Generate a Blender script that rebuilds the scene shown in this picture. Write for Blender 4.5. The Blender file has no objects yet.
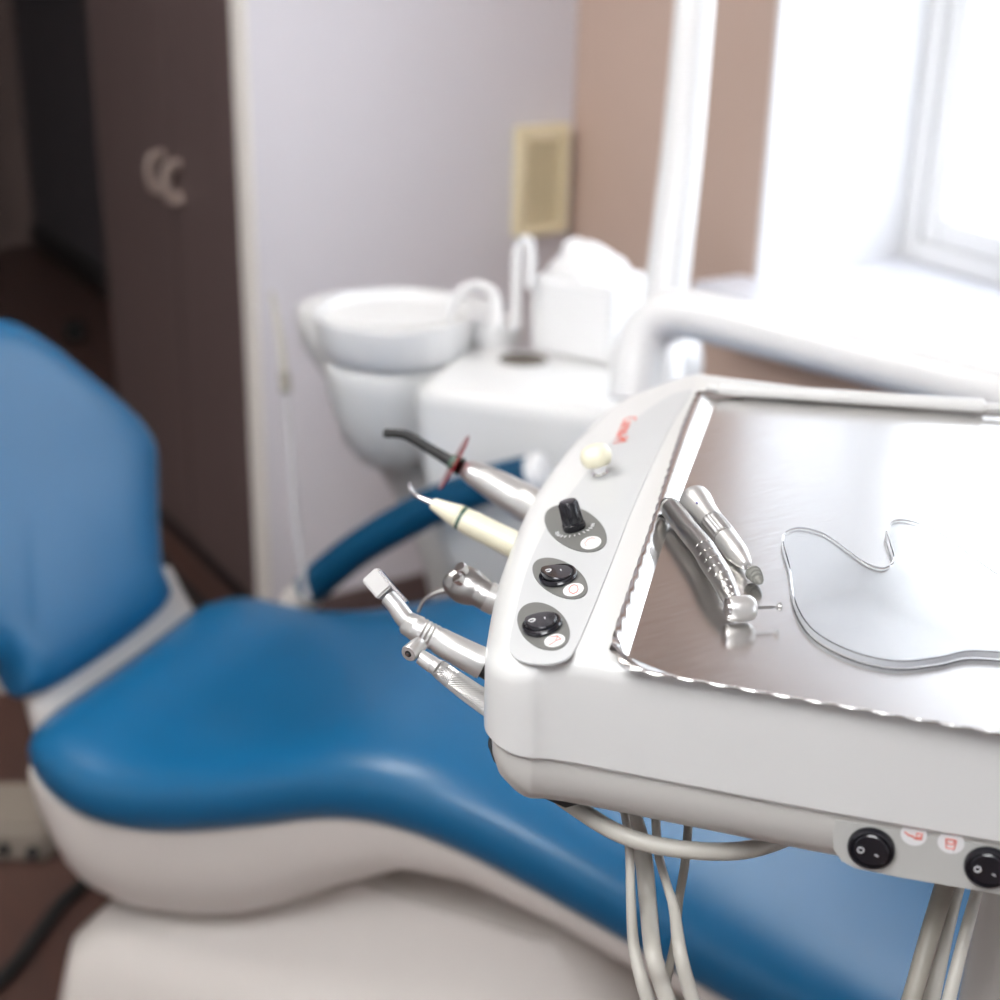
import bpy, bmesh, math, random
from math import sin, cos, pi, radians, sqrt, atan2
from mathutils import Vector, Matrix
random.seed(4)
SC = bpy.context.scene
COL = SC.collection

# ------------------------------------------------------------------ camera
FPX = 1550.0
TH, YAW, ROLL = radians(23), radians(32), radians(1.24)
CAM = Vector((0, 0, 1.55))
_h = Vector((sin(YAW), cos(YAW), 0))
FW = _h * cos(TH) - Vector((0, 0, 1)) * sin(TH)
_r = Vector((cos(YAW), -sin(YAW), 0)); _u = _r.cross(FW)
RT = _r * cos(ROLL) + _u * sin(ROLL)
UP = _u * cos(ROLL) - _r * sin(ROLL)

def ray(u, v): return FW + RT * ((u - 500) / FPX) - UP * ((v - 500) / FPX)
def PZ(u, v, z): r = ray(u, v); return CAM + r * ((z - CAM.z) / r.z)
def PX(u, v, x): r = ray(u, v); return CAM + r * (x / r.x)
def PY(u, v, y): r = ray(u, v); return CAM + r * (y / r.y)
def PD(u, v, d): return CAM + ray(u, v) * d
def PP(u, v, p0, n): r = ray(u, v); return CAM + r * ((p0 - CAM).dot(n) / r.dot(n))
def dep(p): return (Vector(p) - CAM).dot(FW)

# ------------------------------------------------------------------ materials
def mat(name, col, rough=.5, metal=0, spec=.5, noise=0, nscale=20, bump=0, bscale=60, coat=0,
        trans=0, ior=1.45, emit=None, estr=0, stretch=None, rvar=0, col2=None):
    m = bpy.data.materials.new(name); m.use_nodes = True
    nt = m.node_tree; b = nt.nodes['Principled BSDF']
    c = (*col, 1)
    b.inputs['Base Color'].default_value = c
    b.inputs['Roughness'].default_value = rough
    b.inputs['Metallic'].default_value = metal
    b.inputs['Specular IOR Level'].default_value = spec
    b.inputs['IOR'].default_value = ior
    b.inputs['Coat Weight'].default_value = coat
    b.inputs['Coat Roughness'].default_value = .08
    b.inputs['Transmission Weight'].default_value = trans
    if emit:
        b.inputs['Emission Color'].default_value = (*emit, 1)
        b.inputs['Emission Strength'].default_value = estr
    tc = nt.nodes.new('ShaderNodeTexCoord')
    mp = nt.nodes.new('ShaderNodeMapping'); nt.links.new(tc.outputs['Object'], mp.inputs[0])
    if stretch: mp.inputs['Scale'].default_value = stretch
    n = nt.nodes.new('ShaderNodeTexNoise'); n.inputs['Scale'].default_value = nscale
    n.inputs['Detail'].default_value = 5
    nt.links.new(mp.outputs[0], n.inputs[0])
    mr = nt.nodes.new('ShaderNodeMix'); mr.data_type = 'RGBA'
    d = noise if noise else .02
    a_ = tuple(max(0, x * (1 - d)) for x in col) if not col2 else col2
    b_ = tuple(min(1, x * (1 + d)) for x in col) if not col2 else col
    mr.inputs[6].default_value = (*a_, 1); mr.inputs[7].default_value = (*b_, 1)
    nt.links.new(n.outputs[0], mr.inputs[0]); nt.links.new(mr.outputs[2], b.inputs['Base Color'])
    if rvar:
        rr = nt.nodes.new('ShaderNodeMapRange')
        rr.inputs[1].default_value = .3; rr.inputs[2].default_value = .7
        rr.inputs[3].default_value = max(.01, rough - rvar); rr.inputs[4].default_value = rough + rvar
        nt.links.new(n.outputs[0], rr.inputs[0]); nt.links.new(rr.outputs[0], b.inputs['Roughness'])
    if bump:
        n2 = nt.nodes.new('ShaderNodeTexNoise'); n2.inputs['Scale'].default_value = bscale
        nt.links.new(mp.outputs[0], n2.inputs[0])
        bp = nt.nodes.new('ShaderNodeBump'); bp.inputs['Strength'].default_value = bump
        bp.inputs['Distance'].default_value = .001
        nt.links.new(n2.outputs[0], bp.inputs['Height']); nt.links.new(bp.outputs[0], b.inputs['Normal'])
    return m

M = {}
M['shell'] = mat('unit_plastic', (.66, .66, .645), .32, coat=.35)
M['panel'] = mat('panel_grey', (.54, .55, .55), .35, coat=.2)
M['strip'] = mat('strip_grey', (.48, .48, .455), .35)
M['under'] = mat('lower_plastic', (.54, .53, .50), .35, coat=.2)
M['plate'] = mat('oval_grey', (.155, .155, .145), .45)
M['black'] = mat('black_plastic', (.012, .012, .016), .22, coat=.3)
M['blackm'] = mat('black_matt', (.018, .018, .018), .55)
M['white'] = mat('white_enamel', (.80, .80, .80), .3, coat=.3)
M['housing'] = mat('cuspidor_plastic', (.75, .75, .74), .35, coat=.25)
M['chairw'] = mat('chair_plastic', (.68, .635, .59), .32, coat=.3)
M['blue'] = mat('blue_vinyl', (.001, .100, .235), .42, spec=.5, noise=.06, nscale=4, bump=.12, bscale=350, coat=.08)
_b = M['blue'].node_tree.nodes['Principled BSDF']; _b.inputs['Coat Weight'].default_value = .28; _b.inputs['Coat Roughness'].default_value = .27
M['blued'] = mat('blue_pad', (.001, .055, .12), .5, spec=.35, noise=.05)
M['steel'] = mat('tray_steel', (.74, .725, .71), .22, 1, noise=.03, nscale=18, stretch=(2, 18, 1), rvar=.03)
M['metal'] = mat('satin_metal', (.56, .55, .54), .32, .9, noise=.06, nscale=90, bump=.05)
M['metal2'] = mat('satin_light', (.66, .655, .64), .36, .75, noise=.05, nscale=60)
M['dmetal'] = mat('dark_satin', (.42, .41, .40), .33, .95, noise=.05, nscale=60)
M['chrome'] = mat('chrome', (.85, .85, .86), .07, 1)
M['cream'] = mat('cream_plastic', (.80, .76, .58), .3, coat=.3)
M['creamw'] = mat('cream_vent', (.88, .78, .54), .45)
M['grey'] = mat('grey_stone', (.20, .20, .18), .7, noise=.2)
M['green'] = mat('green_ring', (.06, .12, .09), .4)
M['red'] = mat('red_shield', (.35, .012, .02), .15, trans=.45)
M['redi'] = mat('red_ink', (.75, .20, .16), .5)
M['whitei'] = mat('white_ink', (.75, .75, .75), .5)
M['hose'] = mat('hose_rubber', (.47, .45, .40), .38, noise=.06)
M['hosed'] = mat('hose_dark', (.30, .28, .24), .42)
M['glass'] = mat('acrylic', (.97, .98, .985), .015, trans=1, ior=1.47)
M['edge'] = mat('acrylic_edge', (.62, .64, .67), .25, trans=.45, ior=1.47)
M['pane'] = mat('window_glass', (1, 1, 1), .0, trans=1, ior=1.02)
M['lav'] = mat('wall_lavender', (.72, .70, .74), .55, noise=.015, nscale=3)
M['creamt'] = mat('trim_cream', (.86, .82, .77), .5)
M['tan'] = mat('wall_tan', (.60, .45, .37), .7, noise=.03, nscale=3)
M['plaster'] = mat('plaster_white', (.86, .86, .87), .6)
M['sill'] = mat('sill_white', (.72, .73, .78), .3, coat=.3)
M['ceil'] = mat('ceiling_white', (.60, .53, .49), .8)
M['brown'] = mat('wardrobe_brown', (.120, .084, .080), .45, noise=.15, nscale=6, stretch=(6, 6, .4))
M['brown2'] = mat('dark_brown', (.20, .145, .13), .6, noise=.1, nscale=4)
M['unlit'] = mat('wall_unlit', (.075, .068, .076), .7)  # side wall gets little light; that darkness is put into its colour
M['floor'] = mat('floor_wood', (.12, .058, .044), .4, noise=.3, nscale=5, stretch=(8, .8, 1), col2=(.07, .045, .04))
M['paper'] = mat('tissue_paper', (.86, .86, .86), .8, bump=.3, bscale=30)
M['beige'] = mat('beige_box', (.28, .24, .20), .5)
M['knobm'] = mat('bronze_handle', (.52, .42, .37), .4, .5)
M['hole_shade'] = mat('recess_shade', (.12, .10, .08), .6)

# ------------------------------------------------------------------ mesh helpers
def tag(o, label=None, cat=None, group=None, kind=None):
    if label: o['label'] = label
    if cat: o['category'] = cat
    if group: o['group'] = group
    if kind: o['kind'] = kind
    return o
def link(o, parent=None):
    COL.objects.link(o)
    if parent:
        o.parent = parent
        o.matrix_parent_inverse = parent_world(parent).inverted()
    return o
def parent_world(p):
    m = Matrix.LocRotScale(p.location, p.rotation_euler, p.scale)
    return (parent_world(p.parent) @ p.matrix_parent_inverse @ m) if p.parent else m
def thing(name, label, cat, loc, group=None):
    o = bpy.data.objects.new(name, None); o.empty_display_size = .05
    o.location = loc; link(o); return tag(o, label, cat, group)
def mk(name, verts, faces, m, parent=None, smooth=True, ang=40, bevel=0, bseg=3, sub=0, solid=0):
    me = bpy.data.meshes.new(name)
    me.from_pydata([tuple(v) for v in verts], [], faces)
    bm = bmesh.new(); bm.from_mesh(me)
    bmesh.ops.recalc_face_normals(bm, faces=bm.faces)
    if bevel:
        ed = [e for e in bm.edges if len(e.link_faces) == 2 and e.calc_face_angle(0) > radians(35)]
        bmesh.ops.bevel(bm, geom=ed, offset=bevel, segments=bseg, affect='EDGES', clamp_overlap=True)
    # origin at centroid
    bm.to_mesh(me); bm.free()
    c = sum((v.co for v in me.vertices), Vector()) / len(me.vertices)
    for v in me.vertices: v.co -= c
    me.materials.append(m)
    for p in me.polygons: p.use_smooth = smooth
    if smooth: me.set_sharp_from_angle(angle=radians(ang))
    o = bpy.data.objects.new(name, me); o.location = c
    link(o, parent)
    if parent: pass
    if sub:
        s = o.modifiers.new('sub', 'SUBSURF'); s.levels = s.render_levels = sub
    if solid:
        s = o.modifiers.new('sol', 'SOLIDIFY'); s.thickness = solid; s.offset = -1
    return o
class MB:
    def __init__(s): s.v = []; s.f = []
    def add(s, v, f):
        n = len(s.v); s.v += [Vector(x) for x in v]; s.f += [[i + n for i in q] for q in f]; return s
    def mk(s, name, m, parent=None, **k): return mk(name, s.v, s.f, m, parent, **k)
def g_box(a, b):
    x0, y0, z0 = a; x1, y1, z1 = b
    v = [(x0, y0, z0), (x1, y0, z0), (x1, y1, z0), (x0, y1, z0), (x0, y0, z1), (x1, y0, z1), (x1, y1, z1), (x0, y1, z1)]
    return v, [[0, 3, 2, 1], [4, 5, 6, 7], [0, 1, 5, 4], [1, 2, 6, 5], [2, 3, 7, 6], [3, 0, 4, 7]]
def box(name, a, b, m, parent=None, bevel=.003, **k):
    v, f = g_box(a, b); return mk(name, v, f, m, parent, bevel=bevel, **k)
def g_obox(c, ax, ay, az):       # oriented box by centre and half-axes
    c = Vector(c); v = []
    for z in (-1, 1):
        for x, y in ((-1, -1), (1, -1), (1, 1), (-1, 1)): v.append(c + ax * x + ay * y + az * z)
    return v, [[0, 3, 2, 1], [4, 5, 6, 7], [0, 1, 5, 4], [1, 2, 6, 5], [2, 3, 7, 6], [3, 0, 4, 7]]
def g_loft(rings, cap0=True, cap1=True):
    n = len(rings[0]); v = [p for r in rings for p in r]; f = []
    for i in range(len(rings) - 1):
        for j in range(n):
            k = (j + 1) % n; f.append([i * n + j, i * n + k, (i + 1) * n + k, (i + 1) * n + j])
    if cap0: f.append(list(range(n))[::-1])
    if cap1: f.append([(len(rings) - 1) * n + j for j in range(n)])
    return v, f
def frames(pts, up=None):
    ts = []
    for i in range(len(pts)):
        a = pts[max(0, i - 1)]; b = pts[min(len(pts) - 1, i + 1)]
        t = (b - a)
        if t.length < 1e-9: t = ts[-1] if ts else Vector((0, 0, 1))
        ts.append(t.normalized())
    n = ts[0].orthogonal().normalized() if up is None else (up - ts[0] * up.dot(ts[0])).normalized()
    out = []
    for t in ts:
        n = (n - t * n.dot(t)).normalized(); out.append((t, n, t.cross(n)))
    return out
def g_tube(pts, rad, seg=20, caps=True, flat=1.0, up=None, mod=None):
    pts = [Vector(p) for p in pts]
    if not hasattr(rad, '__len__'): rad = [rad] * len(pts)
    rings = []
    for i, (p, r, (t, n, b)) in enumerate(zip(pts, rad, frames(pts, up))):
        ring = []
        for j in range(seg):
            a = 2 * pi * j / seg
            rr = r * (mod(i, a) if mod else 1)
            ring.append(p + n * (cos(a) * rr) + b * (sin(a) * rr * flat))
        rings.append(ring)
    return g_loft(rings, caps, caps)
def spline(pts, n=8, closed=False):
    """Catmull-Rom over tuples of any length."""
    P = [tuple(p) for p in pts]; m = len(P); out = []
    rng = range(m if closed else m - 1)
    for i in rng:
        g = (lambda k: P[k % m]) if closed else (lambda k: P[max(0, min(m - 1, k))])
        p0, p1, p2, p3 = g(i - 1), g(i), g(i + 1), g(i + 2)
        for s in range(n):
            t = s / n
            out.append(tuple(.5 * (2 * b + (c - a) * t + (2 * a - 5 * b + 4 * c - d) * t * t + (3 * b - a - 3 * c + d) * t ** 3)
                             for a, b, c, d in zip(p0, p1, p2, p3)))
    if not closed: out.append(P[-1])
    return out
def tube(name, pts, rad, m, parent=None, seg=20, **k):
    kk = {x: k.pop(x) for x in ('flat', 'up', 'mod', 'caps') if x in k}
    v, f = g_tube(pts, rad, seg, **kk); return mk(name, v, f, m, parent, **k)
def ptube(name, L, m, parent=None, sm=0, seg=24, **k):
    """L: (u, v, depth, radius in photo pixels)."""
    if sm: L = spline(L, sm)
    pts = [PD(a, b, d) for a, b, d, r in L]; rad = [max(1e-4, r * d / FPX) for a, b, d, r in L]
    return tube(name, pts, rad, m, parent, seg, **k)
def g_lathe(prof, c, axis, seg=32, up=None):
    axis = Vector(axis).normalized(); c = Vector(c)
    n = axis.orthogonal().normalized() if up is None else (Vector(up) - axis * axis.dot(Vector(up))).normalized()
    b = axis.cross(n)
    rings = [[c + axis * h + n * cos(2 * pi * j / seg) * r + b * sin(2 * pi * j / seg) * r for j in range(seg)] for r, h in prof]
    return g_loft(rings)
def lathe(name, prof, c, axis, m, parent=None, seg=32, **k):
    v, f = g_lathe([(max(r, 1e-5), h) for r, h in prof], c, axis, seg); return mk(name, v, f, m, parent, **k)
def offset2(poly, d):
    """inset of a closed ccw/cw list of Vectors (plan); positive d = inwards."""
    n = len(poly); area = sum(poly[i].x * poly[(i + 1) % n].y - poly[(i + 1) % n].x * poly[i].y for i in range(n))
    s = 1 if area > 0 else -1; out = []
    for i in range(n):
        a, b, c = poly[i - 1], poly[i], poly[(i + 1) % n]
        e1 = (b - a).to_2d().normalized(); e2 = (c - b).to_2d().normalized()
        t = (e1 + e2).normalized(); k = 1 / max(.5, t.dot(e1))
        nn = Vector((-t.y, t.x)) * s
        out.append(Vector((b.x + nn.x * d * k, b.y + nn.y * d * k, b.z)))
    return out
def text(name, s, size, m, parent, origin, ex, ey, extr=.00015):
    c = bpy.data.curves.new(name, 'FONT'); c.body = s; c.size = size; c.extrude = extr
    c.align_x = 'CENTER'; c.align_y = 'CENTER'
    t = bpy.data.objects.new('tmp', c); COL.objects.link(t)
    bpy.context.view_layer.update()
    me = bpy.data.meshes.new_from_object(t.evaluated_get(bpy.context.evaluated_depsgraph_get()))
    COL.objects.unlink(t); bpy.data.objects.remove(t)
    ex = ex.normalized(); n = ex.cross(ey).normalized(); ey = n.cross(ex)
    vs = [origin + ex * v.co.x + ey * v.co.y + n * v.co.z for v in me.vertices]
    fs = [list(p.vertices) for p in me.polygons]
    return mk(name, vs, fs, m, parent, smooth=False)

# ================================================================== ROOM
XW = 1.82          # window wall
YC = 2.66          # far partition
XP = 1.105         # partition's left end / wardrobe front
H = 2.75
XL, YB, YF = -2.4, -2.6, 6.3
def st(o): return tag(o, kind='structure')
st(box('floor', (XL - .1, YB - .1, -.06), (XW + .4, YF + .1, 0), M['floor'], bevel=0, smooth=False))
st(box('ceiling', (XL - .1, YB - .1, H), (XW + .4, YF + .1, H + .08), M['ceil'], bevel=0, smooth=False))
# window wall with two deep openings
YR = 2.068
W1 = (.52, YR, .83, 2.18)
W2 = (-1.75, -.15, .83, 2.18)  # out-of-view window, added to let in more daylight
XO = XW + .42
wb = MB()
def wseg(y0, y1, z0, z1): wb.add(*g_box((XW, y0, z0), (XO, y1, z1)))
wseg(W1[1], YC + .05, 0, H); wseg(W2[1], W1[0], 0, H); wseg(YB - .1, W2[0], 0, H)
for w in (W1, W2): wseg(w[0], w[1], 0, w[2]); wseg(w[0], w[1], w[3], H)
st(wb.mk('wall_right', M['tan'], smooth=False))
# plastered reveals (thin plaster lining in each opening)
for n_, w in enumerate((W1, W2)):
    rb = MB(); t = .012
    rb.add(*g_box((XW - .001, w[1] - t, w[2]), (XO - .06, w[1], w[3])))
    rb.add(*g_box((XW - .001, w[0], w[2]), (XO - .06, w[0] + t, w[3])))
    rb.add(*g_box((XW - .001, w[0], w[3] - t), (XO - .06, w[1], w[3])))
    st(rb.mk('trim_%d' % (n_ + 1), M['plaster'], smooth=False))
    # window frame: outer frame, sash, pane
    fx0, fx1 = 2.165, 2.225
    win = bpy.data.objects.new('window_%d' % (n_ + 1), None); win.location = (fx0, (w[0] + w[1]) / 2, w[2]); link(win); st(win)
    def ring(y0, y1, z0, z1, wd, xa, xb, name, wb_=None):
        b = MB(); wb_ = wb_ or wd
        b.add(*g_box((xa, y0, z0), (xb, y0 + wd, z1))); b.add(*g_box((xa, y1 - wd, z0), (xb, y1, z1)))
        b.add(*g_box((xa, y0 + wd, z0), (xb, y1 - wd, z0 + wb_))); b.add(*g_box((xa, y0 + wd, z1 - wd), (xb, y1 - wd, z1)))
        return b.mk(name, M['white'], win, smooth=False, bevel=.004, bseg=2)
    y0, y1, z0, z1 = w[0] + t, w[1] - t, w[2] + .012, w[3] - t
    ring(y0, y1, z0, z1, .04, fx0, fx1, 'window_frame')
    ym = (y0 + y1) / 2
    for a, b in ((y0 + .04, ym - .005), (ym + .005, y1 - .04)):
        ring(a, b, z0 + .04, z1 - .04, .045, fx0 + .008, fx1 - .01, 'sash')
        box('pane', (2.19, a + .045, z0 + .085), (2.196, b - .045, z1 - .085), M['pane'], win, bevel=0, smooth=False)
    box('handle', (fx0 - .03, ym - .012, 1.45), (fx0 - .001, ym + .012, 1.58), M['white'], win)
    # sill board, overhanging into the room
    v = [(XW - .125, w[1] + .03), (XW - .125, w[0] - .06), (XW, w[0] - .06), (XW, w[0]), (fx0 + .02, w[0]), (fx0 + .02, w[1]), (XW, w[1]), (XW, w[1] + .03)]
    z0_, z1_ = .79, .842
    vv = [(x, y, z0_) for x, y in v] + [(x, y, z1_) for x, y in v]; k = len(v)
    ff = [list(range(k))[::-1], list(range(k, 2 * k))] + [[i, (i + 1) % k, (i + 1) % k + k, i + k] for i in range(k)]
    s = mk('sill', vv, ff, M['sill'], win, bevel=.008)
# other walls
st(box('wall_far', (XP, YC, 0), (XW, YC + .045, H), M['lav'], bevel=0, smooth=False))
st(box('trim_3', (XP - .004, YC - .004, 0), (XP + .009, YC + .05, H), M['creamt'], bevel=.003))
st(box('baseboard_far', (XP + .010, YC - .015, 0), (XW - .001, YC - .001, .09), M['brown'], bevel=.003))
st(box('wall_side', (1.67, 3.75, 0), (1.74, YF, H), M['unlit'], bevel=0, smooth=False))
st(box('baseboard_side', (1.655, 3.75, 0), (1.669, YF - .001, .09), M['blackm'], bevel=.003))
st(box('wall_back', (XL, YF, 0), (XW, YF + .1, H), M['brown2'], bevel=0, smooth=False))
st(box('wall_left', (XL - .1, YB, 0), (XL, YF, H), M['plaster'], bevel=0, smooth=False))
st(box('wall_front', (XL, YB - .1, 0), (XW, YB, H), M['plaster'], bevel=0, smooth=False))
# door in the far brown wall (left picture edge)
dr = bpy.data.objects.new('door_1', None); dr.location = (1.2, YF, 0); link(dr); st(dr)
box('door_leaf', (.55, YF - .04, .005), (1.44, YF - .005, 2.1), M['brown'], dr)
box('door_frame', (1.445, YF - .06, 0), (1.53, YF - .002, 2.16), M['brown2'], dr)

# ------------------------------------------------------------------ wardrobe
wd = thing('wardrobe', 'tall dark brown wardrobe with paired handles behind the blue backrest', 'wardrobe', (XP + .3, 3.1, 0))
WY0, WY1 = YC + .052, 3.56
box('body', (XP + .022, WY0, .07), (1.655, WY1, 2.4), M['brown'], wd)
box('plinth', (XP + .03, WY0 + .003, 0), (1.65, WY1 - .003, .069), M['blackm'], wd)
WM = 3.075
for a, b, hy, hz in ((WY0 + .001, WM - .002, WM - .045, .90), (WM + .002, WY1 - .001, WM + .045, .905)):
    d = box('door', (XP + .002, a, .075), (XP + .021, b, 2.395), M['brown'], wd, bevel=.002)
    pts = spline([(XP + .003, hy, hz + .034), (XP - .020, hy, hz + .029), (XP - .027, hy, hz), (XP - .020, hy, hz - .029), (XP + .003, hy, hz - .034)], 6)
    tube('handle', pts, .010, M['knobm'], d, 12, flat=1.6)
# ball-shaped stop on the floor of the passage
pb = PZ(75, 332, .03)
tag(lathe('door_stop', [(.012, 0), (.03, .004), (.036, .03), (.034, .055), (.02, .068), (0, .07)], (pb.x, pb.y, 0), (0, 0, 1), M['blackm']),
    'small black rounded door stop on floor beyond the wardrobe', 'door stop')
# louvred cream vent on the far partition
p0 = PY(513, 235, YC); p1 = PY(571, 121, YC)
vx0, vx1, vz0, vz1 = p0.x - .008, p1.x - .018, p0.z, p1.z
vt = thing('vent_grille', 'cream louvred vent cover mounted on lavender wall near the corner', 'vent', ((vx0 + vx1) / 2, YC, vz0))
vb = MB(); fw_ = .022
for a, b in (((vx0, vz0), (vx0 + fw_, vz1)), ((vx1 - fw_, vz0), (vx1, vz1)), ((vx0 + fw_, vz0), (vx1 - fw_, vz0 + fw_)), ((vx0 + fw_, vz1 - fw_ * 1.4), (vx1 - fw_, vz1))):
    vb.add(*g_box((a[0], YC - .03, a[1]), (b[0], YC - .002, b[1])))
vb.mk('frame', M['creamw'], vt, smooth=False, bevel=.003, bseg=2)
box('backing', (vx0 + fw_, YC - .01, vz0 + fw_), (vx1 - fw_, YC - .002, vz1 - fw_ * 1.4), M['creamw'], vt, bevel=0)
ns = 14; lb = MB()
for i in range(ns):
    z = vz0 + fw_ + (i + .5) * (vz1 - vz0 - fw_ * 2.4) / ns
    lb.add(*g_obox(((vx0 + vx1) / 2, YC - .019, z), Vector(((vx1 - vx0) / 2 - fw_, 0, 0)), Vector((0, .008, .004)), Vector((0, -.0008, .0016))))
lb.mk('louvres', M['creamw'], vt, smooth=False)

# ================================================================== CUSPIDOR UNIT
cu = thing('cuspidor_unit', 'white cuspidor stand with round bowl, pole and arm by the partition', 'dental unit', (1.25, 1.9, 0))
bd = Vector((.62, -.785, 0)).normalized(); bn = Vector((-bd.y, bd.x, 0)); 
if bn.y < 0: bn = -bn
ZB = .825
o0 = PZ(430, 388, ZB); fr = PZ(655, 405, ZB)
# housing: loft of rounded slabs, front plane through o0 along bd
def slab(s0, s1, q0, q1, z, r=.03, k=5):
    pts = []
    for cx, cy, a0 in ((s1 - r, q1 - r, 0), (s0 + r, q1 - r, 90), (s0 + r, q0 + r, 180), (s1 - r, q0 + r, 270)):
        for i in range(k + 1):
            a = radians(a0 + 90 * i / k); pts.append(Vector((o0.x, o0.y, 0)) + bd * (cx + r * cos(a)) + bn * (cy + r * sin(a)) + Vector((0, 0, z)))
    return pts
LB = (fr - o0).dot(bd)
rings = [slab(.17, LB, .03, .20, .10), slab(.10, LB, .02, .21, .35), slab(.03, LB, .01, .22, .50), slab(.0, LB, .0, .23, .60), slab(-.02, LB + .0, .0, .235, .70),
         slab(-.03, LB, .0, .24, ZB - .03), slab(-.028, LB - .002, .002, .238, ZB - .012), slab(-.02, LB - .01, .01, .23, ZB - .003), slab(-.01, LB - .02, .02, .22, ZB)]
v, f = g_loft(rings); mk('housing', v, f, M['housing'], cu, ang=50)
box('foot', (o0.x + .16, o0.y - .20, 0), (o0.x + .36, o0.y + .02, .099), M['housing'], cu, bevel=.02)
# wing shell that carries the bowl, left outline read down to a narrow foot
bc = (PZ(315, 312, .875) + PZ(475, 312, .875)) / 2; bc.z = 0
BR = .122
cx_, cy_ = bc.x, bc.y
wing = []
for z, dx, r in ((.30, .15, .09), (.42, .14, .105), (.52, .115, .115), (.58, .09, .125), (.64, .066, .133), (.70, .045, .140), (.75, .022, .150), (.80, .004, .164), (.845, .0, .167), (.860, .0, .162), (.864, .0, .150)):
    ring = []
    c = Vector((cx_, cy_, z)) + Vector((RT.x, RT.y, 0)).normalized() * dx + _h * .085
    for j in range(32):
        a = 2 * pi * j / 32; ring.append(c + Vector((RT.x, RT.y, 0)).normalized() * cos(a) * r + _h * sin(a) * r * .62)
    wing.append(ring)
v, f = g_loft(wing); mk('bowl_cradle', v, f, M['housing'], cu, ang=50)
lathe('funnel', [(.0, .615), (.03, .618), (.06, .634), (.085, .668), (.101, .715), (.110, .765), (.113, .795), (.111, .802), (.107, .806), (.09, .807), (0, .807)],
      (cx_, cy_, 0), (0, 0, 1), M['housing'], cu, 48, ang=50)
lathe('bowl', [(.02, .8075), (.102, .8075), (.113, .812), (.119, .83), (.127, .875), (.1265, .879), (.123, .880), (.120, .877), (.116, .86), (.10, .835), (.07, .822), (.02, .816), (0, .815)],
      (cx_, cy_, 0), (0, 0, 1), M['white'], cu, 64, ang=60)
# rinse spout arching over the bowl, and tall cup filler
ptube('rinse_spout', [(447, 318, 2.36, 5), (455, 300, 2.36, 5.5), (466, 289, 2.36, 5.5), (480, 286, 2.36, 5.5), (493, 293, 2.35, 5.5), (497, 308, 2.34, 5.5), (497, 330, 2.33, 6)], M['white'], cu, sm=5)
ptube('cup_filler', [(515, 330, 2.36, 4.5), (516, 290, 2.36, 4.5), (517, 255, 2.36, 4.5), (520, 243, 2.36, 4.5), (525, 239, 2.35, 4.5), (530, 245, 2.34, 4.5), (531, 262, 2.34, 4.4), (529, 288, 2.34, 4.2)], M['white'], cu, sm=5)
e = PZ(470, 342, ZB + .03); 
lathe('spout_base', [(.045, 0), (.047, .02), (.04, .032), (.02, .036), (0, .036)], PZ(495, 340, ZB + .0), (0, 0, 1), M['white'], cu)
hc = PZ(523, 362, ZB)
lathe('cup_holder', [(.044, -.004), (.044, .002), (.041, .004), (.039, .002), (.038, -.001), (0, -.001)], hc + Vector((0, 0, .002)), (0, 0, 1), M['housing'], cu)
lathe('cup_hole_shade', [(.037, 0), (.0375, .002), (0, .0022)], hc + Vector((0, 0, .0015)), (0, 0, 1), M['hole_shade'], cu)  # flat dark disc on the top; shade of the cup hole as colour
# turret, pole and delivery arm
tc_ = PZ(652, 398, ZB - .02); tp = PD(665, 400, 2.08)
lathe('turret', [(.08, 0), (.08, .06), (.076, .085), (.064, .102), (.04, .112), (0, .114)], (PZ(648, 405, .75).x, PZ(648, 405, .75).y, .765), (0, 0, 1), M['white'], cu, 40)
ptube('turret_post', [(655, 395, 2.09, 30), (655, 352, 2.09, 27), (656, 346, 2.09, 24)], M['white'], cu, seg=32)
ptube('lamp_pole', [(655, 380, 2.13, 22.5), (667, 285, 2.13, 22), (683, 140, 2.13, 20.5), (695, 0, 2.13, 20), (706, -140, 2.13, 19.5)], M['white'], cu, seg=32)
lp = PD(706, -140, 2.13)
ptube('delivery_arm', [(632, 400, 1.94, 25), (636, 370, 1.94, 25), (641, 346, 1.94, 25), (652, 327, 1.935, 25), (672, 315, 1.92, 25), (700, 316, 1.90, 25), (760, 331, 1.86, 25.5), (850, 354, 1.79, 26), (1000, 392, 1.68, 27), (1150, 430, 1.58, 28),
       (1260, 470, 1.45, 29), (1300, 560, 1.3, 32), (1290, 700, 1.18, 35)], M['white'], cu, sm=6, seg=32)
# saliva ejector hanging left of the bowl
se = thing('saliva_ejector', 'thin pale suction tube hanging left of the round cuspidor bowl', 'suction tube', PD(285, 390, 2.36))
ptube('nozzle', [(272, 292, 2.42, 2.5), (277, 320, 2.41, 3.4), (281, 345, 2.40, 4), (284, 372, 2.39, 4.5)], M['hose'], se, sm=4, seg=14)
ptube('collar', [(284, 373, 2.39, 6.2), (286, 392, 2.385, 6.2)], M['hosed'], se, seg=16)
ptube('hose', [(286, 393, 2.385, 3.5), (290, 440, 2.38, 3.5), (296, 520, 2.37, 3.5), (306, 590, 2.36, 3.5), (310, 600, 2.36, 3.5)], mat('hose_pale', (.46, .45, .46), .5), se, sm=6, seg=12)

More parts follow.
